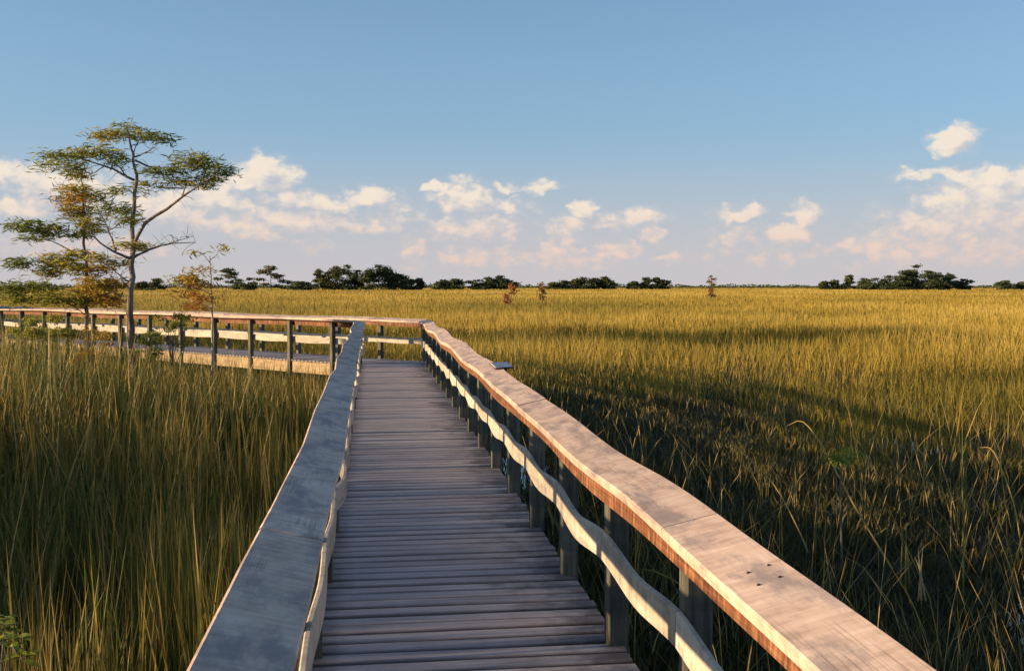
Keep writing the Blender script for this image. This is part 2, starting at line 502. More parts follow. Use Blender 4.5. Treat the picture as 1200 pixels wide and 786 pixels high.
def strip_board(name, fn, t0, t1, prof, nseg, mat, zfn, lfn=lambda t: 0.0, parent=None, ends=None):
    """prof: closed list of (lateral, z) round the section; zfn, lfn: offsets along the board; ends: optional lateral->station for mitred ends."""
    V, UV, F = [], [], []
    k = len(prof)
    per = [0.0]
    for i in range(1, k): per.append(per[-1] + math.dist(prof[i], prof[i - 1]))
    for i in range(nseg + 1):
        s = i / nseg
        for j, (l, z) in enumerate(prof):
            ta = ends[0](l) if ends and ends[0] else t0
            tb = ends[1](l) if ends and ends[1] else t1
            tt = ta + (tb - ta) * s
            p = fn(tt, l + lfn(tt))
            V.append((p.x, p.y, z + zfn(tt))); UV.append((tt, per[j]))
    for i in range(nseg):
        for j in range(k):
            a = i * k + j; b = i * k + (j + 1) % k
            F.append((a, b, b + k, a + k))
    F.append(tuple(range(k - 1, -1, -1))); F.append(tuple(nseg * k + j for j in range(k)))
    return link_mesh(name, mesh_from(name, V, F, UV), mat, parent or bw)


def board_section(l0, l1, z0, z1, ch=0.006, tilt=0.0):
    """Section of a board with eased corners, tilted about its centre (radians, positive lowers the l1 side)."""
    pr = [(l0, z0 + ch), (l0, z1 - ch), (l0 + ch, z1), (l1 - ch, z1), (l1, z1 - ch), (l1, z0 + ch), (l1 - ch, z0), (l0 + ch, z0)]
    cl, cz = (l0 + l1) / 2, (z0 + z1) / 2
    return [(cl + (l - cl) * math.cos(tilt) + (z - cz) * math.sin(tilt), cz - (l - cl) * math.sin(tilt) + (z - cz) * math.cos(tilt)) for l, z in pr][::-1]


RAIL_TH = 0.045
def rail_h1(t): return 0.79 + 0.10 * max(0.0, min(1.0, t / 22.0))
def wave_r(t): return 0.015 * math.sin(2 * math.pi * t / 3.5 + 2.2) + 0.008 * math.sin(2 * math.pi * t / 1.9 + 0.7) * max(0.0, 1 - t / 14)
def kinks(seed, step, amp):
    r = random.Random(seed); v = [r.uniform(-amp, amp) for _ in range(40)]
    def f(t):
        k = (t + 3.0) / step; i = int(math.floor(k)); q = k - i
        q = min(1.0, max(0.0, (q - 0.04) / 0.92))
        return v[i % 40] + (v[(i + 1) % 40] - v[i % 40]) * q
    return f
wave_l = kinks(5, 1.17, 0.027)
def sway_r(t): return 0.014 * math.sin(2 * math.pi * t / 4.1 + 1.0)
sway_l = kinks(12, 1.17, 0.024)


RW, LW = 0.207, 0.208
R_IN, L_IN = 0.958, -0.155
TILT_IN = R(13)
SP1, T_POST0 = 1.17, 4.6 - 5 * 1.17
posts1 = [T_POST0 + SP1 * i for i in range(40) if T_POST0 + SP1 * i < T_IN - 0.35]


def box_mesh(name, w, d, z0, z1, ch=0.006):
    """Square post with eased arrises, UV u along the height."""
    x, y = w / 2, d / 2
    pr = [(-x + ch, -y), (x - ch, -y), (x, -y + ch), (x, y - ch), (x - ch, y), (-x + ch, y), (-x, y - ch), (-x, -y + ch)]
    V, UV, F = [], [], []
    per = [0.0]
    for i in range(1, 8): per.append(per[-1] + math.dist(pr[i], pr[i - 1]))
    for z in (z0, z1):
        for j, (a, b) in enumerate(pr): V.append((a, b, z)); UV.append((z, per[j]))
    for j in range(8): F.append((j, (j + 1) % 8, (j + 1) % 8 + 8, j + 8))
    F.append(tuple(range(7, -1, -1))); F.append(tuple(range(8, 16)))
    return mesh_from(name, V, F, UV)


def bolt_mesh():
    V, F = [], []
    for z, r in ((0, .011), (.006, .011), (.009, .007)):
        for k in range(8): V.append((r * math.cos(k * math.pi / 4), r * math.sin(k * math.pi / 4), z))
    for q in (0, 8):
        for k in range(8): F.append((q + k, q + (k + 1) % 8, q + (k + 1) % 8 + 8, q + k + 8))
    F.append(tuple(range(16, 24)))
    return mesh_from('bolt', V, F)


BOLT = bolt_mesh(); BOLT.materials.append(M_BOLT)
PW = 0.092


def put_post(fn, t, lc, ztop, ang, inner_sign, zbot=-1.15):
    p = fn(t, lc)
    me = box_mesh('post', PW, PW, zbot, ztop)
    o = link_mesh('post', me, M_POST, bw)
    o.location = (p.x, p.y, 0)
    o.rotation_euler = (random.uniform(-.008, .008), random.uniform(-.008, .008), ang + random.uniform(-.02, .02))
    return o


LOW0, LOW1 = 0.375, 0.505


def put_bolts(parent, fn, t, l_face, sgn, z_list, dirv):
    for z in z_list:
        b = bpy.data.objects.new('bolt', BOLT); col.objects.link(b)
        p = fn(t, l_face)
        b.location = (p.x, p.y, z)
        n = Vector((dirv.x * sgn, dirv.y * sgn, 0))
        b.rotation_euler = n.to_track_quat('Z', 'Y').to_euler()
        b.parent = parent; b.matrix_parent_inverse = parent.matrix_basis.inverted()


def build_side(fn, side, stations, t_from, t_to, zrail, zwave, sway, ang, dirv, rail_ends, rail_lat, low_in, post_c, stringer_ends, low_ends, sag=0.026, per_board=3):
    """One handrail of one leg. side: +1 right, -1 left."""
    # posts
    for t in stations:
        put_post(fn, t, post_c, zrail(t) + zwave(t) - RAIL_TH - 0.012, ang, side)
    # top rail: boards of a few bays
    l0, l1 = rail_lat
    tilt = -TILT_IN * side
    cuts = [t_from] + [t for i, t in enumerate(stations) if i % per_board == 1 and t_from + 1.0 < t < t_to - 1.0] + [t_to]
    for i in range(len(cuts) - 1):
        a, b = cuts[i], cuts[i + 1]
        pr = board_section(l0, l1, -RAIL_TH, 0.0, 0.007, tilt)
        e0 = rail_ends[0] if i == 0 else (lambda l, a=a: a + 0.003)
        e1 = rail_ends[1] if i == len(cuts) - 2 else (lambda l, b=b: b - 0.003)
        nseg = max(6, int((b - a) * 9))
        dz = random.uniform(-0.005, 0.004)
        ob = strip_board('top_rail', fn, a, b, pr, nseg, M_RAIL, lambda t, dz=dz: zrail(t) + zwave(t) + dz, sway, ends=(e0, e1))
    # stringer under the rail on the inner face of the posts
    s0, s1 = (low_in - 0.036, low_in - 0.003) if side > 0 else (low_in + 0.003, low_in + 0.036)
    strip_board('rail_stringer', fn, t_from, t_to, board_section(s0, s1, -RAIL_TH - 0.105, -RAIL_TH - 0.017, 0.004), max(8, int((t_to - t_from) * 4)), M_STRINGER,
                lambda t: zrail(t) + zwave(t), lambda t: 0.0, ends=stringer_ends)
    # lower rail: one board per bay, sagging between the posts
    st = [t_from] + [t for t in stations if t_from + 0.2 < t < t_to - 0.2] + [t_to]
    for i in range(len(st) - 1):
        a, b = st[i], st[i + 1]
        sg = sag * random.uniform(0.6, 1.25); sk = random.uniform(-.4, .4); bow = random.uniform(-.004, .012) if side > 0 else random.uniform(-.005, .05)
        def zf(t, a=a, b=b, sg=sg, sk=sk):
            s = max(0, min(1, (t - a) / (b - a)))
            return -sg * math.sin(math.pi * s) * (1 - 0.35 * math.cos(2 * math.pi * s)) - sk * 0.02 * math.sin(2 * math.pi * s)
        def lf(t, a=a, b=b, bow=bow):
            s = max(0, min(1, (t - a) / (b - a)))
            return -side * bow * math.sin(math.pi * s)
        c0, c1 = (low_in - 0.026, low_in - 0.002) if side > 0 else (low_in + 0.002, low_in + 0.026)
        e0 = low_ends[0] if i == 0 else (lambda l, a=a: a + 0.004)
        e1 = low_ends[1] if i == len(st) - 2 else (lambda l, b=b: b - 0.004)
        lr = strip_board('lower_rail', fn, a, b, board_section(c0, c1, LOW0, LOW1, 0.005), 10, M_LOWER, zf, lf, ends=(e0, e1))
        if i > 0 and fn is leg2: put_bolts(lr, fn, a + 0.03, c0 if side > 0 else c1, -side, (0.41, 0.47), dirv)


# leg 1, right and left
S1v = Vector((S1.x, S1.y)); S2v = Vector((S2.x, S2.y))
t0 = -1.3
build_side(leg1, 1, posts1, t0, T_IN + 0.4, rail_h1, wave_r, sway_r, ANG1, S1v,
           (lambda l: t0, lambda l: miter1(l) - 0.0015), (R_IN, R_IN + RW), PIN_R, PIN_R + PW / 2,
           (lambda l: t0, lambda l: miter1(l) - 0.003), (lambda l: t0, lambda l: miter1(l) - 0.003))
build_side(leg1, -1, posts1, t0, T_IN + 0.0, rail_h1, wave_l, sway_l, ANG1, S1v,
           (lambda l: t0, lambda l: miter1(l) - 0.0015), (L_IN - LW, L_IN), PIN_L, PIN_L - PW / 2,
           (lambda l: t0, lambda l: miter1(l) - 0.003), (lambda l: t0, lambda l: miter1(l) - 0.003))
# leg 2
ANG2 = math.atan2(-W2.x, W2.y)
SP2 = 1.45
posts2 = [0.85 + SP2 * i for i in range(30) if 0.85 + SP2 * i < LEG2_LEN]
z_end_r, z_end_l = rail_h1(22) + wave_r(T_IN + .45), rail_h1(22) + wave_l(T_IN)
def fade(u): return math.exp(-max(0.0, u) / 1.5)
def zr2(u): return 0.89 + (z_end_r - 0.89) * fade(u + 0.5)
def zl2(u): return 0.89 + (z_end_l - 0.89) * fade(u)
def wv2(u): return 0.012 * math.sin(2 * math.pi * u / 6.1) * (1 - fade(u))
build_side(leg2, 1, posts2, -0.4, LEG2_LEN, zr2, wv2, lambda u: sway_r(T_IN + .4) * fade(u), ANG2, S2v,
           (lambda l: miter2(l) + 0.0015, lambda l: LEG2_LEN), (R_IN, R_IN + RW), PIN_R, PIN_R + PW / 2,
           (lambda l: miter2(l) + 0.003, lambda l: LEG2_LEN), (lambda l: miter2(l) + 0.003, lambda l: LEG2_LEN), sag=0.012)
build_side(leg2, -1, posts2, 0.0, LEG2_LEN, zl2, wv2, lambda u: sway_l(T_IN) * fade(u), ANG2, S2v,
           (lambda l: miter2(l) + 0.0015, lambda l: LEG2_LEN), (L_IN - LW, L_IN), PIN_L, PIN_L - PW / 2,
           (lambda l: miter2(l) + 0.003, lambda l: LEG2_LEN), (lambda l: miter2(l) + 0.003, lambda l: LEG2_LEN), sag=0.012)
# corner posts
for fn, t, lc, z in ((leg1, miter1(PIN_R + .046) - .02, PIN_R + .046, z_end_r), (leg1, T_IN - .0, PIN_L - .05, z_end_l)):
    put_post(fn, t, lc, z - RAIL_TH - 0.012, (ANG1 + ANG2) / 2, 1)

# ---- fascia boards and beams under the deck
zero = lambda t: 0.0
for (a, b) in ((t0, 4.0), (4.0, 8.9), (8.9, 13.8), (13.8, 18.7), (18.7, T_IN)):
    for l in (LR - 0.055, LL + 0.02):
        e1 = (lambda q: miter1(q) - .002) if b == T_IN else (lambda q, b=b: b - .002)
        strip_board('fascia_board', leg1, a, b, board_section(l, l + 0.035, -0.285, -0.043, 0.004), 2, M_FASCIA, zero, ends=((lambda q, a=a: a + .002), e1))
for (a, b) in ((0.0, 4.3), (4.3, 8.7), (8.7, 13.0), (13.0, 17.4), (17.4, 21.7), (21.7, LEG2_LEN)):
    for l in (LR - 0.055, LL + 0.02):
        e0 = (lambda q: miter2(q) + .002) if a == 0 else (lambda q, a=a: a + .002)
        strip_board('fascia_board', leg2, a, b, board_section(l, l + 0.035, -0.285, -0.043, 0.004), 2, M_FASCIA, zero, ends=(e0, (lambda q, b=b: b - .002)))
for t in posts1: strip_board('cross_beam', leg1, t + .06, t + .10, board_section(LL + .06, LR - .06, -0.24, -0.05, .004), 1, M_POST, zero)
for t in posts2: strip_board('cross_beam', leg2, t + .06, t + .10, board_section(LL + .06, LR - .06, -0.24, -0.05, .004), 1, M_POST, zero)

# bolt heads sunk in the near end of the right rail and of the left rail
def rail_bolt(t, l, side):
    b = bpy.data.objects.new('rail_bolt', BOLT); col.objects.link(b)
    p = leg1(t, l)
    lc = (R_IN + RW / 2) if side > 0 else (L_IN - LW / 2)
    w, s = (wave_r, sway_r) if side > 0 else (wave_l, sway_l)
    p = leg1(t, l + s(t))
    zz = rail_h1(t) + w(t) - RAIL_TH / 2 + (l - lc) * math.sin(TILT_IN) * side + RAIL_TH / 2 * math.cos(TILT_IN) - 0.0082
    b.location = (p.x, p.y, zz); b.scale = (0.5, 0.5, 1)
    b.parent = bw; b.matrix_parent_inverse = bw.matrix_basis.inverted()
for dt, dl in ((-.06, .075), (-.045, .14), (.05, .085), (.065, .15)): rail_bolt(2.75 + dt, R_IN + dl, 1)
for dt, dl in ((-.04, .075), (.04, .13)): rail_bolt(3.45 + dt, L_IN - dl, -1)

# ------------------------------------------------------------------ plaque on the rail
pc = leg1(9.45, R_IN + 0.19)
zt = rail_h1(9.45) + wave_r(9.45)
pl = empty('trail_plaque', (pc.x, pc.y, zt))
tag(pl, 'small grey metal plaque tilted on the right handrail', 'plaque')
def plate(w, d, th, tilt, zc, name, mat, ch=.006):
    me = box_mesh(name, w, d, -th / 2, th / 2, ch)
    o = link_mesh(name, me, mat, pl); o.matrix_parent_inverse.identity()
    o.location = (0, 0, zc); o.rotation_euler = (tilt, 0, ANG1 + R(24))
    return o
plate(0.18, 0.10, 0.010, R(22), 0.050, 'plate', M_PLAQUE)
plate(0.19, 0.11, 0.008, R(22), 0.042, 'backing_frame', M_BOLT)
plate(0.10, 0.05, 0.060, 0, 0.012, 'bracket', M_BOLT)

# ------------------------------------------------------------------ ground and water
GZ = -0.80
mm = Mat('marsh_mud', 0.85, 0.2)
geo = mm.n('ShaderNodeNewGeometry').outputs['Position']
mm.l(mm.ramp(mm.noise(geo, 0.9, 7, 0.65), [(0.3, (0.018, 0.015, 0.010)), (0.55, (0.05, 0.04, 0.022)), (0.75, (0.10, 0.08, 0.035))]), mm.b.inputs['Base Color'])
bp = mm.n('ShaderNodeBump', Strength=0.8, Distance=0.05); mm.l(mm.noise(geo, 6, 6), bp.inputs['Height']); mm.l(bp.outputs[0], mm.b.inputs['Normal'])
M_MUD = mm.m


def undul(x, y):
    return 0.05 * np.sin(x * 0.9 + 1.3 * np.sin(y * 0.37)) + 0.05 * np.sin(y * 0.71 + 1.1 * np.sin(x * 0.53 + 2))


xs = np.concatenate([-np.geomspace(9000, 45, 14), np.arange(-40, 41, 1.0), np.geomspace(45, 9000, 14)])
ys = np.concatenate([-np.geomspace(9000, 25, 12), np.arange(-20, 61, 1.0), np.geomspace(65, 12000, 14)])
GX, GY = np.meshgrid(xs, ys)
near = np.clip(1 - (np.hypot(GX, GY - 15) - 35) / 15, 0, 1)
Zg = GZ + undul(GX, GY) * near
nx, ny = len(xs), len(ys)
V = np.stack([GX.ravel(), GY.ravel(), Zg.ravel()], 1)
ii = (np.arange(ny - 1)[:, None] * nx + np.arange(nx - 1)[None, :]).ravel()
T = np.concatenate([np.stack([ii, ii + 1, ii + nx + 1], 1), np.stack([ii, ii + nx + 1, ii + nx], 1)])
g = link_mesh('ground', tri_mesh('ground', V, T), M_MUD)
tag(g, 'dark wet marsh soil under the grass', 'ground', kind='structure')

mm = Mat('still_marsh_water', 0.06, 0.5)
mm.b.inputs['Base Color'].default_value = (0.012, 0.012, 0.009, 1)
geo = mm.n('ShaderNodeNewGeometry').outputs['Position']
bp = mm.n('ShaderNodeBump', Strength=0.12, Distance=0.02); mm.l(mm.noise(geo, 5, 3), bp.inputs['Height']); mm.l(bp.outputs[0], mm.b.inputs['Normal'])
WZ = GZ - .072
V = [(-34, -14, WZ), (34, -14, WZ), (34, 46, WZ), (-34, 46, WZ)]
wo = link_mesh('water', tri_mesh('water', V, [(0, 1, 2), (0, 2, 3)]), mm.m)
tag(wo, 'shallow dark still water between the grass stems', 'water', kind='structure')

# ------------------------------------------------------------------ grass


def smoothstep(a, b, x):
    s = np.clip((x - a) / (b - a), 0, 1); return s * s * (3 - 2 * s)


def vnoise(x, y, s, seed=0):
    """Smooth value noise on a lattice (numpy)."""
    r = np.random.default_rng(seed).random((256, 256))
    X, Y = x / s, y / s
    xi, yi = np.floor(X).astype(int), np.floor(Y).astype(int)
    fx, fy = X - xi, Y - yi
    fx = fx * fx * (3 - 2 * fx); fy = fy * fy * (3 - 2 * fy)
    a = r[xi % 256, yi % 256]; b = r[(xi + 1) % 256, yi % 256]; c = r[xi % 256, (yi + 1) % 256]; d = r[(xi + 1) % 256, (yi + 1) % 256]
    return (a * (1 - fx) + b * fx) * (1 - fy) + (c * (1 - fx) + d * fx) * fy


def walk_coords(x, y):
    """station and lateral on leg 1, station and lateral on leg 2"""
    t1 = x * W1.x + y * W1.y; l1 = x * S1.x + y * S1.y
    dx, dy = x - C_IN.x, y - C_IN.y
    t2 = dx * W2.x + dy * W2.y; l2 = dx * S2.x + dy * S2.y + LL
    return t1, l1, t2, l2


def in_walk(x, y, m=0.10):
    t1, l1, t2, l2 = walk_coords(x, y)
    a = (t1 < T_IN + 0.6) & (l1 > LL - m) & (l1 < LR + m)
    b = (t2 > -0.6) & (t2 < LEG2_LEN + 1) & (l2 > LL - m) & (l2 < LR + m)
    return a | b


def blades(name, x, y, h, w, lean, bend, tint, mat, full=True, toward=None):
    """Blades as tapering bent strips, one mesh. lean, bend in units of height; full: which blades get the extra bend."""
    if isinstance(full, bool): V, T, A = blade_arrays(x, y, h, w, lean, bend, tint, full, toward)
    else:
        a = blade_arrays(*[q[full] for q in (x, y, h, w, lean, bend, tint)], True, toward)
        b = blade_arrays(*[q[~full] for q in (x, y, h, w, lean, bend, tint)], False, toward)
        V = np.concatenate([a[0], b[0]]); T = np.concatenate([a[1], b[1] + len(a[0])]); A = {k: np.concatenate([a[2][k], b[2][k]]) for k in a[2]}
    return link_mesh(name, tri_mesh(name, V, T, A), mat)


def blade_arrays(x, y, h, w, lean, bend, tint, full=True, toward=None):
    n = len(x)
    z = None
    if z is None: z = GZ + undul(x, y) * np.clip(1 - (np.hypot(x, y - 15) - 35) / 15, 0, 1) - 0.03
    th = rng.random(n) * 2 * np.pi
    face = rng.random(n) * 2 * np.pi if toward is None else rng.normal(toward, 0.6, n)
    dx, dy = np.cos(th), np.sin(th)
    wx, wy = np.cos(face), np.sin(face)
    ss = (0, .38, .72, 1.0) if full else (0, .6, 1.0)
    ww = (0.8, 1.0, .62, 0) if full else (0.85, 1.0, 0)
    rows = []
    for s, q in zip(ss, ww):
        off = (lean * s + bend * s * s) * h
        px, py = x + dx * off, y + dy * off
        pz = z + h * s * np.sqrt(np.clip(1 - (lean + bend * s * 0.8) ** 2, 0.15, 1))
        if q > 0:
            rows.append(np.stack([px - wx * w * q / 2, py - wy * w * q / 2, pz], 1)); rows.append(np.stack([px + wx * w * q / 2, py + wy * w * q / 2, pz], 1))
        else: rows.append(np.stack([px, py, pz], 1))
    V = np.stack(rows, 1)                    # n, k, 3
    k = V.shape[1]
    tr = [(0, 1, 3), (0, 3, 2), (2, 3, 5), (2, 5, 4), (4, 5, 6)] if full else [(0, 1, 3), (0, 3, 2), (2, 3, 4)]
    T = (np.arange(n)[:, None, None] * k + np.array(tr)[None]).reshape(-1, 3)
    rn = rng.random(n)
    return V.reshape(-1, 3), T, {'tint': np.repeat(tint, k), 'rnd': np.repeat(rn, k)}


def polar(n, d0, d1, a0, a1):
    d = np.exp(rng.uniform(np.log(d0), np.log(d1), n)); a = np.radians(rng.uniform(a0, a1, n))
    return d * np.sin(a), d * np.cos(a), d


# --- left stand of sawgrass: between leg 1, leg 2 and beyond the frame
n = 140000
x, y, d = polar(n, 1.6, 34, -55, 6)
xe = rng.uniform(-26, 0, 40000); ye = rng.uniform(-8, 26, 40000)           # evenly strewn, also beside and behind the camera
x = np.concatenate([x, xe]); y = np.concatenate([y, ye]); d = np.hypot(x, y)
t1, l1, t2, l2 = walk_coords(x, y)
ok = (l1 < LL - 0.12) & ~in_walk(x, y, 0.12) & (l2 < LL - 0.12)
den = vnoise(x, y, 0.55, 3) * 0.6 + vnoise(x, y, 2.3, 4) * 0.4
ok &= den > 0.40 + 0.06 * (l1 > -1.2)
x, y, d, l1, t1, l2 = [q[ok] for q in (x, y, d, l1, t1, l2)]
hm = 0.78 + 0.40 * smoothstep(1.0, 7.0, -l1) * (0.5 + 0.9 * vnoise(x, y, 3.0, 5)) - 0.42 * smoothstep(5.0, 0.6, -l2) * smoothstep(-2, 3, x + 12.5) + 0.14 * smoothstep(3.5, 1.5, -l1) + 0.26 * smoothstep(2.2, 4.8, -l1) * smoothstep(20, 16, y)
hm = hm + 0.6 * smoothstep(4.4, 5.2, -l1) * smoothstep(10.0, 7.5, y) * np.maximum(smoothstep(3.1, 3.4, y), smoothstep(2.9, 2.6, y))  # unseen grass made taller to shade the near left, gap lets sun through
h = hm * (0.82 + 0.36 * vnoise(x, y, 0.8, 31)) * rng.normal(1.0, 0.22, len(x)).clip(0.4, 1.55)
w = np.maximum(0.005 + rng.gamma(2.0, 0.004, len(x)), 0.0008 * d)
lean = np.abs(rng.normal(0, 0.10, len(x))); bend = np.abs(rng.normal(0.06, 0.12, len(x)))
strag = (rng.random(len(x)) < 0.10) & (l1 < -1.3); lean[l1 > -1.3] *= .5; bend[l1 > -1.3] *= .6
lean[strag] += 0.3; bend[strag] += 0.3
tint = np.clip(0.33 + 0.6 * (vnoise(x, y, 1.6, 6) - 0.5) + rng.normal(0, 0.17, len(x)), 0, 1)
dry = rng.random(len(x)) < 0.22; tint[dry] = rng.uniform(0.65, 1.0, dry.sum())
o = blades('sawgrass', x, y, h, w, lean, bend, tint, M_GRASS, full=d < 11)
tag(o, 'tall olive sawgrass standing left of the boardwalk', 'grass', kind='stuff')

# --- right of the walk: low dark water plants near, golden sawgrass further out
def grass_share(x, y):
    t1, l1, t2, l2 = walk_coords(x, y)
    wob = 5.0 * (vnoise(x, y, 4.0, 8) - 0.5) + 5.0 * (vnoise(x, y, 1.1, 9) - 0.5)
    return np.maximum(smoothstep(7.5, 11.5, l1 + wob), smoothstep(21.0, 28.0, y + 1.6 * wob))

n = 110000
x, y, d = polar(n, 2.2, 34, -10, 50)
xe = rng.uniform(0.5, 14, 50000); ye = rng.uniform(-6, 28, 50000)
x = np.concatenate([x, xe]); y = np.concatenate([y, ye]); d = np.hypot(x, y)
t1, l1, t2, l2 = walk_coords(x, y)
gs = grass_share(x, y)
ok = (l1 > LR - 0.25) & ~in_walk(x, y, 0.02) & (rng.random(len(x)) > gs)
x, y, d = x[ok], y[ok], d[ok]
patch = vnoise(x, y, 1.1, 12)
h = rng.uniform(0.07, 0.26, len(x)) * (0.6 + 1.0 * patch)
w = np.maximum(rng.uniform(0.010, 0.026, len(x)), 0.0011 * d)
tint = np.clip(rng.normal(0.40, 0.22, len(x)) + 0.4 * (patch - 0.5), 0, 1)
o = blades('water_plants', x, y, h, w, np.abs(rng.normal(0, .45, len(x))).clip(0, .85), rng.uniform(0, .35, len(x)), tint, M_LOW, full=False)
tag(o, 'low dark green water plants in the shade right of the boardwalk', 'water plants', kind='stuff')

# thin pale stems standing here and there over the water plants
x, y, d = polar(5200, 4.5, 32, -8, 45)
t1, l1, t2, l2 = walk_coords(x, y)
ok = (l1 > LR + 0.3) & ~in_walk(x, y, 0.05) & (rng.random(len(x)) > grass_share(x, y)) & (vnoise(x, y, 1.5, 41) > 0.42)
x, y, d = x[ok], y[ok], d[ok]
h = rng.gamma(4.0, 0.19, len(x)).clip(.3, 1.5)
o = blades('reed_stems', x, y, h, np.maximum(rng.uniform(.003, .006, len(x)), .00055 * d), np.abs(rng.normal(0, .2, len(x))).clip(0, .6), np.abs(rng.normal(.05, .28, len(x))).clip(0, .8), np.clip(rng.normal(.8, .2, len(x)), .2, 1), M_GRASS)
tag(o, 'thin pale reeds scattered over the dark water plants', 'reeds', kind='stuff')

n = 130000
x, y, d = polar(n, 3.0, 60, -36, 40)
x2, y2, d2 = polar(400000, 45, 900, -34, 34)
xe = rng.uniform(-60, 70, 30000); ye = rng.uniform(-12, 70, 30000)
x = np.concatenate([x, x2, xe]); y = np.concatenate([y, y2, ye]); d = np.hypot(x, y)
t1, l1, t2, l2 = walk_coords(x, y)
gs = grass_share(x, y)
ok = ~in_walk(x, y, 0.1) & ((l1 > LR) | (l2 > LR)) & (rng.random(len(x)) < np.maximum(gs, 0.003))
x, y, d = x[ok], y[ok], d[ok]
big = vnoise(x, y, 9.0, 14); mid = vnoise(x, y, 2.4, 15); far = vnoise(x, y, 45.0, 16)
h = (0.62 + 0.34 * mid + 0.34 * (big - .5)) * (0.62 + 0.38 * smoothstep(0.1, 0.9, gs[ok])) * rng.normal(1, 0.13, len(x)).clip(.55, 1.4)
w = np.maximum(rng.uniform(0.005, 0.012, len(x)), np.where(d < 60, 0.0007, 0.0006) * d)
lean = np.abs(rng.normal(0, 0.14, len(x))); bend = np.abs(rng.normal(0.10, 0.16, len(x)))
st = rng.random(len(x)) < 0.05; lean[st] += .3; bend[st] += .3
gold = smoothstep(12, 40, d)
tint = np.clip(0.36 + 0.26 * gold + 0.5 * (big - 0.5) + 0.55 * (far - .5) + 0.25 * (vnoise(x, y * .45, 16.0, 19) - .5) + rng.normal(0, 0.14, len(x)) * np.where(d > 60, .5, 1), 0, 1)
nearm = d < 45
o = blades('golden_grass', x[nearm], y[nearm], h[nearm], w[nearm], lean[nearm], bend[nearm], tint[nearm], M_FIELD)
tag(o, 'golden sawgrass in the nearer half of the open prairie', 'grass', kind='stuff')
f = ~nearm
o = blades('prairie_grass', x[f], y[f], h[f], w[f], lean[f] * .5, bend[f] * .5, tint[f], M_FIELD, full=False, toward=-math.pi / 4)
tag(o, 'far golden prairie grass stretching to the horizon', 'grass', kind='stuff')

# ------------------------------------------------------------------ tubes, leaves, trees


def tube(pts, radii, sides=7, cap=True):
    """Tapered tube through points: returns V, F."""
    V, F = [], []
    pts = [Vector(p) for p in pts]
    for i, p in enumerate(pts):
        d = (pts[min(i + 1, len(pts) - 1)] - pts[max(i - 1, 0)]).normalized()
        a = d.cross(Vector((0.31, 0.9, 0.28))).normalized(); b = d.cross(a)
        for k in range(sides):
            q = 2 * math.pi * k / sides
            V.append(p + (a * math.cos(q) + b * math.sin(q)) * radii[i])
    for i in range(len(pts) - 1):
        for k in range(sides):
            F.append((i * sides + k, i * sides + (k + 1) % sides, (i + 1) * sides + (k + 1) % sides, (i + 1) * sides + k))
    F.append(tuple(range(sides - 1, -1, -1))); F.append(tuple((len(pts) - 1) * sides + k for k in range(sides)))
    return V, F


def spline(pts, n):
    """Catmull-Rom through the points."""
    P = [Vector(p) for p in pts]
    P = [P[0] * 2 - P[1]] + P + [P[-1] * 2 - P[-2]]
    out = []
    m = len(P) - 3
    for i in range(n + 1):
        s = i / n * m; k = min(int(s), m - 1); f = s - k
        a, b, c, d = P[k:k + 4]
        out.append(0.5 * ((2 * b) + (c - a) * f + (2 * a - 5 * b + 4 * c - d) * f * f + (3 * b - a - 3 * c + d) * f ** 3))
    return out


def limb(name, pts, r0, r1, mat, parent, n=10, sides=7, wob=0.0):
    sp = spline(pts, n)
    for i in range(1, len(sp) - 1): sp[i] += Vector((random.gauss(0, wob), random.gauss(0, wob), random.gauss(0, wob)))
    rad = [r0 + (r1 - r0) * (i / n) ** 0.8 for i in range(n + 1)]
    V, F = tube(sp, rad, sides)
    inv = parent.matrix_basis.inverted() if parent else None
    o = link_mesh(name, mesh_from(name, V, F, smooth=True), mat, parent)
    return o, sp, rad


def leaf_faces(C, size, aspect, droop=0.3, flat=0.0):
    """Diamond leaves at centres C (n,3): returns V (n*4,3), T."""
    n = len(C)
    a = rng.normal(size=(n, 3)); a[:, 2] = a[:, 2] * (1 - flat) - droop
    a /= np.linalg.norm(a, axis=1)[:, None]
    b = rng.normal(size=(n, 3)); b -= a * (a * b).sum(1)[:, None]; b /= np.linalg.norm(b, axis=1)[:, None]
    s = (size * rng.uniform(0.6, 1.4, n))[:, None]
    V = np.stack([C - a * s / 2, C + b * s * aspect / 2, C + a * s / 2, C - b * s * aspect / 2], 1)
    T = (np.arange(n)[:, None, None] * 4 + np.array([(0, 1, 2), (0, 2, 3)])[None]).reshape(-1, 3)
    return V.reshape(-1, 3), T


def crown_mesh(name, pads, mat, parent, size, aspect, droop=0.3, flat=0.0, clump=7):
    """pads: (centre Vector, rx, ry, rz, count, tint). Leaves gather in small clumps inside each pad, gaps between."""
    Cs, Ts = [], []
    for c, rx, ry, rz, cnt, tint in pads:
        m = max(1, cnt // clump)
        v = rng.normal(size=(m, 3)); v /= np.linalg.norm(v, axis=1)[:, None]
        v *= (rng.random(m) ** 0.45)[:, None]
        cc = np.array(c)[None] + v * np.array([rx, ry, rz])[None]
        tt = np.clip(tint + rng.normal(0, .10, m), 0, 1)
        k = np.repeat(np.arange(m), clump)
        sp = 0.62 * size
        Cs.append(cc[k] + rng.normal(size=(len(k), 3)) * np.array([sp * 1.3, sp * 1.3, sp * .4])); Ts.append(np.clip(tt[k] + rng.normal(0, .06, len(k)), 0, 1))
    C = np.concatenate(Cs); tt = np.concatenate(Ts)
    V, T = leaf_faces(C, size, aspect, droop, flat)
    me = tri_mesh(name, V, T, {'tint': np.repeat(tt, 4), 'rnd': np.repeat(rng.random(len(C)), 4)})
    return link_mesh(name, me, mat, parent)


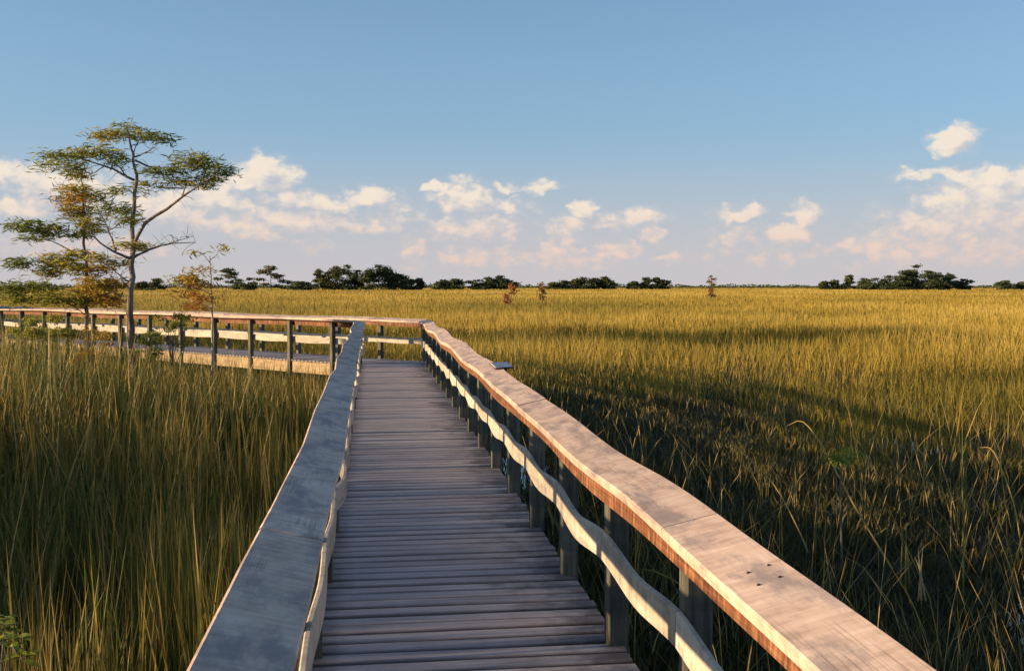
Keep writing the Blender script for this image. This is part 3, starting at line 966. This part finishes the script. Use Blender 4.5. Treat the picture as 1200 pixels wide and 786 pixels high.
def pads_px(lst, Y, depth=0.5, dens=1.0):
    """(cx, cy, rx, ry, tint) in photograph pixels at distance Y -> pads"""
    out = []
    k = Y / FPX
    for cx, cy, rx, ry, tint in lst:
        n = int(dens * 8.5 * (rx * ry) ** 0.72)
        out.append((at(cx, cy, Y + random.uniform(-.25, .25)), rx * k * 1.05, max(rx, ry) * k * depth * 1.4, ry * k, n, tint))
    return out


def limb_px(name, pl_, Y, r0, r1, mat, parent, n=9, dy=0.0, wob=0.006, sides=6):
    m = len(pl_) - 1
    pts = [at(a, b, Y + dy * i / m) for i, (a, b) in enumerate(pl_)]
    return limb(name, pts, r0, r1, mat, parent, n, sides, wob)


def twigs(parent, sps, mat, count, length, r=0.006, name='twig'):
    """Fine side twigs along given limbs joined as one part."""
    V, F = [], []
    for sp in sps:
        for _ in range(count):
            i = random.randrange(len(sp) // 4, len(sp)); p = sp[i]
            d = Vector((random.gauss(0, 1), random.gauss(0, 1), random.gauss(.35, .6))).normalized()
            L = length * random.uniform(.4, 1.2)
            q = p + d * L * .5 + Vector((0, 0, random.uniform(-.03, .06))); e = p + d * L + Vector((0, 0, random.uniform(-.12, .08)))
            v, f = tube([p, q, e], [r, r * .7, r * .3], 4); b = len(V)
            V += v; F += [tuple(z + b for z in t) for t in f]
    o = link_mesh(name, mesh_from(name, V, F), mat, parent); o['kind'] = 'stuff'
    return o


# ---- tall cypress beside the boardwalk
YA = 20.3
base = at(155, 470, YA); base.z = GZ
tr = empty('cypress_tree', base)
tag(tr, 'tallest cypress beside the boardwalk, grey trunk and flat feathery tufts', 'tree')
trunk, sp, rd = limb('trunk', [base - Vector((0, 0, .1)), at(154, 430, YA), at(153, 360, YA), at(155, 300, YA), at(156, 255, YA), at(159, 210, YA), at(155, 176, YA), at(147, 147, YA)], .088, .011, M_BARK, tr, 30, 10, .012)
sps = []
for pl_, r0, dy in (([(156, 288), (170, 262), (195, 245), (215, 230), (235, 216), (262, 200)], .042, -.5),
                    ([(213, 231), (217, 221), (217, 210)], .018, 0), ([(214, 221), (195, 220), (175, 219)], .014, .2), ([(233, 216), (240, 205), (237, 190)], .014, -.2),
                    ([(158, 188), (176, 196), (190, 204), (205, 204)], .024, .4), ([(158, 184), (172, 178), (188, 167)], .018, -.3), ([(157, 178), (160, 170), (166, 160)], .012, .2),
                    ([(157, 211), (140, 202), (125, 196), (108, 190), (80, 184), (50, 186)], .028, .5), ([(148, 206), (136, 192), (128, 180)], .016, -.3), ([(122, 195), (105, 205), (95, 205)], .010, .2),
                    ([(153, 303), (140, 298), (125, 290), (108, 276), (95, 266)], .034, -.4), ([(136, 294), (128, 272), (122, 258), (112, 244)], .022, .5),
                    ([(128, 270), (140, 262), (150, 255)], .012, -.2), ([(124, 258), (130, 240), (138, 224)], .013, .3),
                    ([(156, 302), (172, 294), (190, 288), (205, 285), (229, 284)], .026, .3), ([(201, 285), (209, 282), (226, 277)], .010, -.1),
                    ([(152, 330), (140, 322), (128, 312), (112, 305)], .02, -.3), ([(152, 350), (135, 345), (118, 338)], .014, .3)):
    o, s_, _ = limb_px('branch', pl_, YA, r0, max(.004, r0 * .25), M_BARK, tr, 10, dy)
    sps.append(s_)
twigs(tr, sps, M_BARK, 9, .32)
crown_mesh('crown', pads_px([
    (150, 158, 38, 5, .45), (125, 160, 14, 6, .6), (182, 160, 16, 5, .35), (147, 148, 5, 5, .2), (196, 165, 4, 6, .3),
    (66, 184, 18, 5, .28), (90, 182, 14, 7, .35), (112, 179, 22, 8, .4), (132, 182, 10, 5, .3), (51, 194, 3, 9, .3), (84, 198, 9, 9, .35), (70, 194, 3, 6, .4),
    (222, 188, 17, 10, .38), (204, 201, 16, 7, .15), (240, 191, 13, 11, .2), (256, 203, 12, 10, .12), (246, 208, 10, 6, .25), (215, 213, 12, 4, .6), (240, 216, 14, 4, .5),
    (178, 200, 12, 4, .15), (170, 216, 7, 3, .4), (167, 226, 2, 7, .35), (198, 216, 6, 4, .6),
    (137, 223, 9, 5, .2), (127, 244, 9, 8, .1), (149, 246, 7, 8, .2), (155, 256, 8, 6, .25), (118, 230, 6, 4, .3), (146, 260, 6, 4, .35), (140, 190, 8, 6, .2),
    (163, 289, 18, 4, .55), (150, 286, 8, 4, .5), (140, 308, 14, 5, .5), (116, 303, 14, 6, .55)], YA), M_CYP, tr, .16, .13, .06, .6)
dead, _, _ = limb_px('dead_stem', [(160, 468), (157, 440), (153, 420), (149, 395), (149, 368), (140, 362), (126, 360)], YA - .35, .022, .008, M_PALE, tr, 14)

# ---- slimmer cypress to its left
YB = 20.8
base = at(100, 460, YB); base.z = GZ
tr = empty('cypress_tree', base)
tag(tr, 'slim cypress with rusty gold foliage left of the tallest one', 'tree')
limb('trunk', [base - Vector((0, 0, .1)), at(102, 420, YB), at(102, 370, YB), at(101, 310, YB), at(98, 260, YB), at(97, 220, YB), at(93, 170 + 22, YB)], .06, .006, M_BARK, tr, 24, 8, .012)
sps = []
for pl_, r0, dy in (([(100, 305), (85, 295), (66, 285), (45, 275), (20, 264)], .022, .3), ([(99, 270), (90, 262), (70, 240), (66, 236)], .014, -.3), ([(98, 240), (108, 245), (120, 256)], .012, .2),
                    ([(98, 228), (86, 222), (72, 222)], .010, .2), ([(100, 318), (80, 312), (50, 311), (24, 309)], .018, -.3), ([(101, 345), (80, 340), (50, 338), (10, 336)], .02, .3),
                    ([(102, 355), (120, 345), (136, 340)], .016, .2), ([(102, 370), (88, 360), (70, 352)], .012, -.2), ([(102, 400), (85, 392), (60, 392)], .012, .2), ([(97, 250), (85, 252), (78, 258)], .008, 0),
                    ([(101, 330), (118, 322), (134, 312)], .012, -.3)):
    o, s_, _ = limb_px('branch', pl_, YB, r0, .004, M_BARK, tr, 8, dy)
    sps.append(s_)
twigs(tr, sps, M_BARK, 10, .3)
crown_mesh('crown', pads_px([
    (88, 222, 16, 4, .6), (82, 234, 13, 6, .75), (102, 232, 8, 9, .8), (94, 250, 12, 8, .5), (103, 262, 8, 10, .45), (105, 270, 7, 5, .25), (92, 205, 6, 8, .45), (84, 244, 10, 4, .7),
    (30, 265, 18, 7, .18), (52, 273, 12, 6, .15), (64, 268, 8, 5, .2), (90, 275, 14, 4, .2), (36, 280, 8, 3, .3),
    (25, 309, 14, 6, .15), (70, 306, 20, 10, .5), (60, 318, 12, 8, .45), (90, 298, 10, 6, .45), (88, 315, 12, 8, .5),
    (110, 335, 22, 12, .7), (128, 352, 14, 9, .8), (95, 350, 18, 10, .5), (60, 350, 18, 9, .45), (45, 336, 16, 6, .2), (12, 337, 14, 9, .12), (20, 350, 16, 6, .25),
    (75, 390, 18, 6, .3), (40, 392, 14, 7, .5), (118, 316, 10, 6, .75), (135, 332, 8, 10, .8)], YB, dens=1.45), M_CYP, tr, .16, .13, .06, .6)

# ---- young rusty sapling in front of the far railing
YC = 20.0
base = at(249, 450, YC); base.z = GZ
tr = empty('cypress_sapling', base)
tag(tr, 'thin pale cypress sapling with rusty needles in front of the far railing', 'tree')
limb('trunk', [base - Vector((0, 0, .1)), at(249, 400, YC), at(248, 350, YC), at(247, 320, YC), at(246, 300, YC)], .026, .008, M_PALE, tr, 14, 7, .006)
sps = []
for pl_, r0, dy in (([(246, 305), (254, 298), (258, 290)], .009, .1), ([(246, 308), (238, 298), (228, 294)], .009, -.1), ([(247, 325), (235, 318), (224, 314)], .010, .2),
                    ([(248, 345), (232, 338), (212, 334)], .011, -.2), ([(248, 362), (232, 354), (204, 345)], .012, .2), ([(248, 352), (256, 348), (262, 345)], .006, 0), ([(249, 362), (240, 356), (222, 352)], .008, .1)):
    o, s_, _ = limb_px('branch', pl_, YC, r0, .003, M_PALE, tr, 6, dy, .004, 5)
    sps.append(s_)
twigs(tr, sps, M_PALE, 6, .2, .004)
crown_mesh('crown', pads_px([(238, 316, 10, 4, .75), (228, 330, 13, 5, .8), (218, 344, 15, 4, .85), (236, 350, 12, 5, .95), (230, 360, 16, 4, 1.0), (222, 325, 8, 6, .6), (212, 328, 10, 6, .5),
                             (258, 292, 4, 4, .5), (230, 296, 5, 3, .5), (254, 347, 5, 2, .8), (240, 335, 8, 5, .8)], YC, dens=.62), M_CYP, tr, .14, .17, .1, .4)

# ---- leafy green bushes against the rail
def small_bush(name, label, px_, py_top, py_base, wpx, Y, tint, n_stem=8, dens=1.2):
    base = at(px_, py_base, Y); base.z = GZ
    b = empty(name, base); tag(b, label, 'bush')
    sp_ = []
    for k in range(n_stem):
        ex = px_ + random.uniform(-.8, .8) * wpx; ey = py_top + random.uniform(0, .5) * (py_base - py_top) * .5
        o, s_, _ = limb('stem', [base + Vector((random.gauss(0, .05), random.gauss(0, .05), -.05)), at((px_ * 2 + ex) / 3, (py_base + ey) / 2, Y), at(ex, ey, Y + random.uniform(-.3, .3))], .012, .003, M_BARK, b, 6, 5, .006)
        sp_.append(s_)
    pd = [(px_ + random.uniform(-1, 1) * wpx, py_top + random.uniform(0, 1) * (py_base - py_top) * .55, wpx * .3, wpx * .17, tint + random.uniform(-.12, .12)) for _ in range(9)]
    crown_mesh('foliage', pads_px(pd, Y, dens=dens), M_CYP, b, .075, .3, .2, .1)
    return b


small_bush('wax_myrtle', 'leafy green bush right of the tall cypress trunk, against the railing', 200, 366, 440, 20, 20.6, .2)
small_bush('wax_myrtle', 'dark bush at the foot of the tallest cypress', 172, 385, 450, 14, 20.0, .08, dens=1.6)
small_bush('wax_myrtle', 'yellowish green bush in front of the railing at the left edge', 40, 372, 450, 26, 20.2, .38)
small_bush('wax_myrtle', 'russet twiggy bush under the slim cypress', 108, 385, 455, 18, 19.6, .8, dens=.9)

# ---- trees along the horizon


def far_tree(label, cx, top, wpx, Y, tint=.35, kind='round', group='trees on the horizon', name='hammock_tree', base_px=None):
    x = (cx - 600) / FPX * Y
    base = Vector((x, Y, GZ))
    b = empty(name, base); tag(b, label, 'tree', group)
    ztop = at(cx, top, Y).z; H = ztop - GZ; W = wpx / FPX * Y * ((1.1 if Y > 60 else 1.35) if kind == 'round' else 1.0)
    r = .018 * H + .03
    lean = random.uniform(-.06, .06) * H
    limb('trunk', [base - Vector((0, 0, .2)), base + Vector((lean * .3, 0, H * .4)), base + Vector((lean, 0, H * .92))], r, r * .2, M_BARK, b, 7, 6, r * .3)
    pads = []
    sz = max(.16 if Y > 60 else .30, .0017 * Y)
    mul = 3 if 200 < Y else (4 if Y < 60 else 1)
    if kind == 'round':
        for k in range(14):
            a = random.uniform(0, 6.28); q = random.random() ** .6
            zz = random.uniform(.06, .86)
            env = math.sin(math.pi * min(1, max(.06, (zz * .9 + .08)))) ** .4
            pads.append((base + Vector((lean * zz + math.cos(a) * q * W * .5 * env, math.sin(a) * q * W * .5 * env, H * zz)), W * .26, W * .26, H * .13, 55 * mul, tint + random.uniform(-.15, .15)))
        pads.append((base + Vector((lean, 0, H * .93)), W * .17, W * .17, H * .06, 40 * mul, tint))
        for k in range(4):
            p = pads[k][0]; limb('branch', [base + Vector((lean * .4, 0, H * random.uniform(.25, .45))), (base + Vector((lean, 0, H * .5)) + p) / 2, p], r * .4, r * .1, M_BARK, b, 4, 5)
    else:                                   # open, layered cypress
        nl = 8 if Y < 200 else 13
        for k in range(nl):
            zz = (.35 if Y < 200 else .15) + (.6 if Y < 200 else .8) * k / nl; a = random.uniform(0, 6.28); q = (1.05 - zz) * W * .75 * random.uniform(.5, 1.1)
            p = base + Vector((lean * zz + math.cos(a) * q, math.sin(a) * q, H * zz))
            limb('branch', [base + Vector((lean * zz, 0, H * (zz - .08))), p], r * .35, r * .1, M_BARK, b, 3, 5)
            pads.append((p, W * .2, W * .2, H * (.035 if Y < 200 else .055), 60 if Y < 200 else 170, tint + random.uniform(-.15, .15)))
        pads.append((base + Vector((lean, 0, H * .95)), W * .12, W * .12, H * .05, 24, tint))
    crown_mesh('crown', pads, M_HAM, b, sz, .55, .1, .1, 6)
    return b


def which(i, n, what, where):
    o = ['first', 'second', 'third', 'fourth', 'fifth', 'sixth', 'seventh', 'eighth', 'ninth', 'tenth', 'eleventh', 'twelfth']
    return f'{o[i]} tree from the left in the {what} {where}'


LEFT_H = [(372, 315, 13, 'open', .5), (384, 318, 20, 'round', .55), (396, 311, 22, 'round', .5), (408, 310, 24, 'round', .12), (420, 316, 22, 'round', .2), (431, 316, 22, 'round', .15),
          (443, 310, 24, 'round', .12), (455, 315, 24, 'round', .1), (467, 321, 24, 'round', .1), (479, 327, 20, 'round', .15), (491, 326, 9, 'open', .2)]
for i, (cx, tp, w_, kd, tn) in enumerate(LEFT_H):
    far_tree(which(i, 0, 'long dark hammock', 'above the boardwalk bend'), cx, tp, w_, 470 + random.uniform(-8, 8), tn, kd, 'trees of the hammock above the bend')
for lab, cx, tp, w_, kd, tn in (('open cypress on the horizon just right of the rusty sapling', 268, 313, 30, 'open', .6), ('small round tree between two open cypresses on the horizon', 293, 326, 14, 'round', .2),
                               ('broad olive cypress on the horizon left of the long hammock', 318, 310, 36, 'open', .62), ('low bush on the horizon just left of the long hammock', 352, 330, 22, 'round', .4),
                               ('distant tree on the horizon right of the tall cypress trunk', 185, 326, 16, 'open', .45), ('small distant tree on the horizon left of the sapling', 168, 330, 14, 'round', .4),
                               ('distant low tree behind the rusty sapling', 225, 322, 22, 'round', .45)):
    far_tree(lab, cx, tp, w_, 430 + random.uniform(-10, 10), tn, kd)
for i, (cx, tp, w_, tn) in enumerate([(521, 328, 18, .12), (533, 327, 20, .1)]):
    far_tree(['left', 'right'][i] + ' tree of the small dark clump just right of the bend', cx, tp, w_, 520, tn, 'round', 'small dark clump right of the bend')
for i, (cx, tp, w_, tn) in enumerate([(559, 328, 18, .1), (572, 325, 22, .1), (585, 323, 20, .12), (597, 329, 16, .15)]):
    far_tree(['first', 'second', 'third', 'fourth'][i] + ' tree from the left in the dark clump behind the red tree', cx, tp, w_, 520, tn, 'round', 'dark clump behind the red tree')
for i, (cx, tp, w_, kd, tn) in enumerate([(648, 331, 18, 'round', .25), (661, 329, 16, 'round', .2), (673, 328, 14, 'open', .3), (684, 325, 20, 'round', .2), (696, 326, 20, 'round', .2), (709, 324, 8, 'open', .2), (716, 329, 14, 'round', .25)]):
    far_tree(which(i, 0, 'low scattered row', 'on the horizon right of centre'), cx, tp, w_, 560, tn, kd, 'low scattered row right of centre')
for i, (cx, tp, w_, kd, tn) in enumerate([(744, 330, 12, 'round', .2), (758, 325, 8, 'open', .25), (770, 325, 12, 'open', .2), (777, 328, 12, 'round', .2)]):
    far_tree(['first', 'second', 'third', 'fourth'][i] + ' tree from the left in the sparse group left of the lone small cypress', cx, tp, w_, 560, tn, kd, 'sparse group on the horizon')
for i, (cx, tp, w_, kd, tn) in enumerate([(1012, 326, 12, 'open', .2), (1026, 326, 20, 'round', .12), (1040, 323, 24, 'round', .12), (1053, 323, 24, 'round', .12), (1064, 316, 22, 'round', .12),
                                          (1075, 310, 26, 'round', .12), (1088, 317, 24, 'round', .12), (1100, 322, 24, 'round', .15), (1112, 320, 16, 'open', .25), (1127, 327, 16, 'round', .15)]):
    far_tree(which(i, 0, 'dark hammock', 'at the right of the horizon'), cx, tp, w_, 480 + random.uniform(-8, 8), tn, kd, 'trees of the right hammock')
for lab, cx, tp, w_, kd, tn in (('slim open cypress on the horizon left of the right hammock', 995, 322, 10, 'open', .3), ('tiny tree between the slim cypress and open field', 979, 328, 8, 'open', .3),
                               ('tiny dark tree on the bare horizon left of the right hammock', 966, 330, 8, 'round', .25), ('dark bush on the horizon at the right edge', 1178, 329, 18, 'round', .12),
                               ('low bush on the horizon at the very right edge', 1196, 331, 8, 'round', .15)):
    far_tree(lab, cx, tp, w_, 520, tn, kd)
far_tree('red leafed dead cypress standing in the golden field', 598, 331, 17, 95, 1.0, 'open', None, 'red_cypress')
far_tree('thin yellowish young cypress in the field right of the red tree', 635, 329, 12, 110, .85, 'open', None, 'young_cypress')
far_tree('lone small cypress in the field right of centre', 832, 323, 15, 120, .75, 'open', None, 'young_cypress')

# ---- unseen clump added beyond the left edge to cast a shadow across the prairie
for i, (cx, tp, w_, Y_) in enumerate(((-150, 138, 130, 37.0), (-235, 118, 150, 35.5), (-330, 135, 150, 33.5))):
    far_tree(['nearest', 'middle', 'farthest'][i] + ' to the view of three unseen leafy trees added past the left edge for shade', cx, tp, w_, Y_, .3, 'round', 'leafy trees beyond the left edge', 'added_shade_tree')

# ---- one far dark wood along the whole horizon
m = 26000
a = np.radians(rng.uniform(-60, 60, m)); d = rng.uniform(900, 1000, m)
hx = 2.0 + 2.2 * vnoise(a * 900, a * 0 + 3, 14, 21) + 2.4 * (vnoise(a * 900, a * 0 + 9, 3.5, 22) - .5)
X = d * np.sin(a); Y = d * np.cos(a); Z = GZ + rng.random(m) * hx.clip(.8, 6)
V, T = leaf_faces(np.stack([X, Y, Z], 1), 1.5, .7, 0, 0)
o = link_mesh('far_woods', tri_mesh('far_woods', V, T, {'tint': np.repeat(rng.uniform(.1, .6, m), 4), 'rnd': np.repeat(rng.random(m), 4)}), M_HAM)
tag(o, 'far low line of dark woods along the horizon', 'woods', kind='stuff')

# ------------------------------------------------------------------ single plants near the walk


def stalk(label, pts, w, mat, tint, name='sedge_stalk', group='tall stalks right of the boardwalk', n=12, cat='grass stalk'):
    """One long flat blade along the points, folded along its middle."""
    sp = spline(pts, n)
    V, F = [], []
    for i, p in enumerate(sp):
        d = (sp[min(i + 1, n)] - sp[max(i - 1, 0)]).normalized()
        a = d.cross(Vector((0.2, 1, 0.1))).normalized(); b = d.cross(a)
        ww = w * (1 - .85 * (i / n) ** 2)
        V += [p - a * ww / 2, p + b * ww * .25, p + a * ww / 2]
    for i in range(n):
        for k in (0, 1): F.append((i * 3 + k, i * 3 + k + 1, i * 3 + k + 4, i * 3 + k + 3))
    base = Vector(pts[0])
    V = [v - base for v in V]
    o = link_mesh(name, mesh_from(name, V, F, None, {'tint': [tint] * len(V), 'rnd': [.7] * len(V)}), mat)
    o.location = base
    return tag(o, label, cat, group)


def stalk_px(label, pl_, w, tint, mat=None, **kw):
    g = on_plane(pl_[0][0], pl_[0][1], GZ)
    Y = g.y
    pts = [g] + [at(a, b, Y + .1 * i) for i, (a, b) in enumerate(pl_[1:])]
    return stalk(label, pts, w, mat or M_GRASS, tint, **kw)


stalk_px('long dry stalk leaning left towards the handrail', [(952, 664), (938, 625), (905, 565), (859, 520)], .013, .95)
stalk_px('bent dry stalk arching left above the green tuft', [(1047, 668), (1000, 590), (965, 525), (941, 494), (922, 499)], .014, .9)
stalk_px('straight green stalk standing tallest at the right', [(1129, 700), (1129, 640), (1128, 560), (1128, 486)], .016, .35)
stalk_px('upright thin stalk right of the green tuft', [(1058, 640), (1054, 590), (1051, 530), (1050, 503)], .009, .6)
stalk_px('arched rusty blade bending left at the right edge', [(1198, 650), (1188, 590), (1165, 530), (1148, 524)], .012, .9)
stalk_px('curved stalk with drooping tip over dark plants', [(1040, 560), (1034, 520), (1040, 502), (1052, 498)], .010, .85)
for i, (a, b, tp) in enumerate(((1055, 1058, 620), (1061, 1062, 612), (1066, 1062, 634))):
    stalk_px(['leftmost', 'middle', 'rightmost'][i] + ' of the three short sunlit yellow green blades', [(a, 690), ((a + b) / 2, 655), (b, tp)], .016, .5, group='short sunlit blades')
for i, (a, b, tp) in enumerate(((1076, 1082, 636), (1080, 1076, 640), (1085, 1072, 652))):
    stalk_px(['tallest', 'middle', 'shortest'][i] + ' of the crossed pinkish dry blades', [(a, 704), ((a + b) / 2, 670), (b, tp)], .014, 1.0, group='crossed pinkish blades')
g = leg1(3.9, 1.35)
stalk('grass blade drooping across the lower rail at the right front', [(g.x + .1, g.y + .2, GZ), (g.x + .08, g.y + .1, -.1), at(752, 676, 4.4), at(800, 686, 4.15), at(828, 735, 3.9), at(845, 790, 3.75)], .012, M_GRASS, .4, n=18, group=None)

# tuft of fresh green
c = at(988, 600, 8.6); c.z = GZ
tf = empty('green_tuft', c)
tag(tf, 'rounded bright green tuft among the dark water plants', 'tuft')
st_, _, _ = limb('stem', [c, at(985, 560, c.y), at(986, 540, c.y)], .012, .004, M_BARK, tf, 6, 5)
k = c.y / FPX
crown_mesh('foliage', [(at(986, 537, c.y), 14 * k, 14 * k, 9 * k, 300, .6), (at(978, 542, c.y), 8 * k, 8 * k, 7 * k, 90, .3), (at(996, 533, c.y), 7 * k, 7 * k, 7 * k, 90, .8)], M_FRESH, tf, .05, .16, -.5, 0, 5)

# leafy twig in the lower left corner
Yt = 3.6
base = at(-8, 800, Yt); base.z = GZ
lp = empty('leafy_shrub', base)
tag(lp, 'bright green leafy shrub twig in the lower left corner', 'shrub')
def leaf(parent, p, d, L, tint, mat):
    d = d.normalized(); a = d.cross(Vector((random.gauss(0, .5), random.gauss(0, .5), 1))).normalized(); nrm = a.cross(d)
    V, F = [], []
    for s, w_ in ((0, .02), (.3, .30), (.6, .28), (1, .0)):
        c_ = p + d * L * s - Vector((0, 0, 1)) * L * .25 * s * s
        if w_ > 0: V += [c_ - a * w_ * L / 2 + nrm * .02 * L, c_, c_ + a * w_ * L / 2 + nrm * .02 * L]
        else: V += [c_]
    for i in range(2):
        for k in (0, 1): F.append((i * 3 + k, i * 3 + k + 1, i * 3 + k + 4, i * 3 + k + 3))
    F += [(6, 7, 9), (7, 8, 9)]
    return link_mesh('leaf', mesh_from('leaf', V, F, None, {'tint': [tint] * 10, 'rnd': [random.random()] * 10}), mat, parent)
for q in ([(-8, 800), (-4, 770), (3, 735), (6, 722)], [(-8, 800), (2, 770), (14, 752), (22, 745)], [(-8, 810), (-12, 770), (-14, 730)], [(-8, 800), (6, 785), (24, 772), (32, 766)]):
    pts = [base] + [at(a_, b_, Yt + random.uniform(-.08, .08)) for a_, b_ in q[1:]]
    o, s_, _ = limb('stem', pts, .0035, .001, M_BARK, lp, 12, 5)
    for i in range(5, 13):
        for sgn in (-1, 1):
            leaf(lp, s_[i], Vector((sgn * random.uniform(.5, 1), random.uniform(-.6, .6), random.uniform(-.1, .6))), random.uniform(.045, .075), random.random(), M_FRESH)
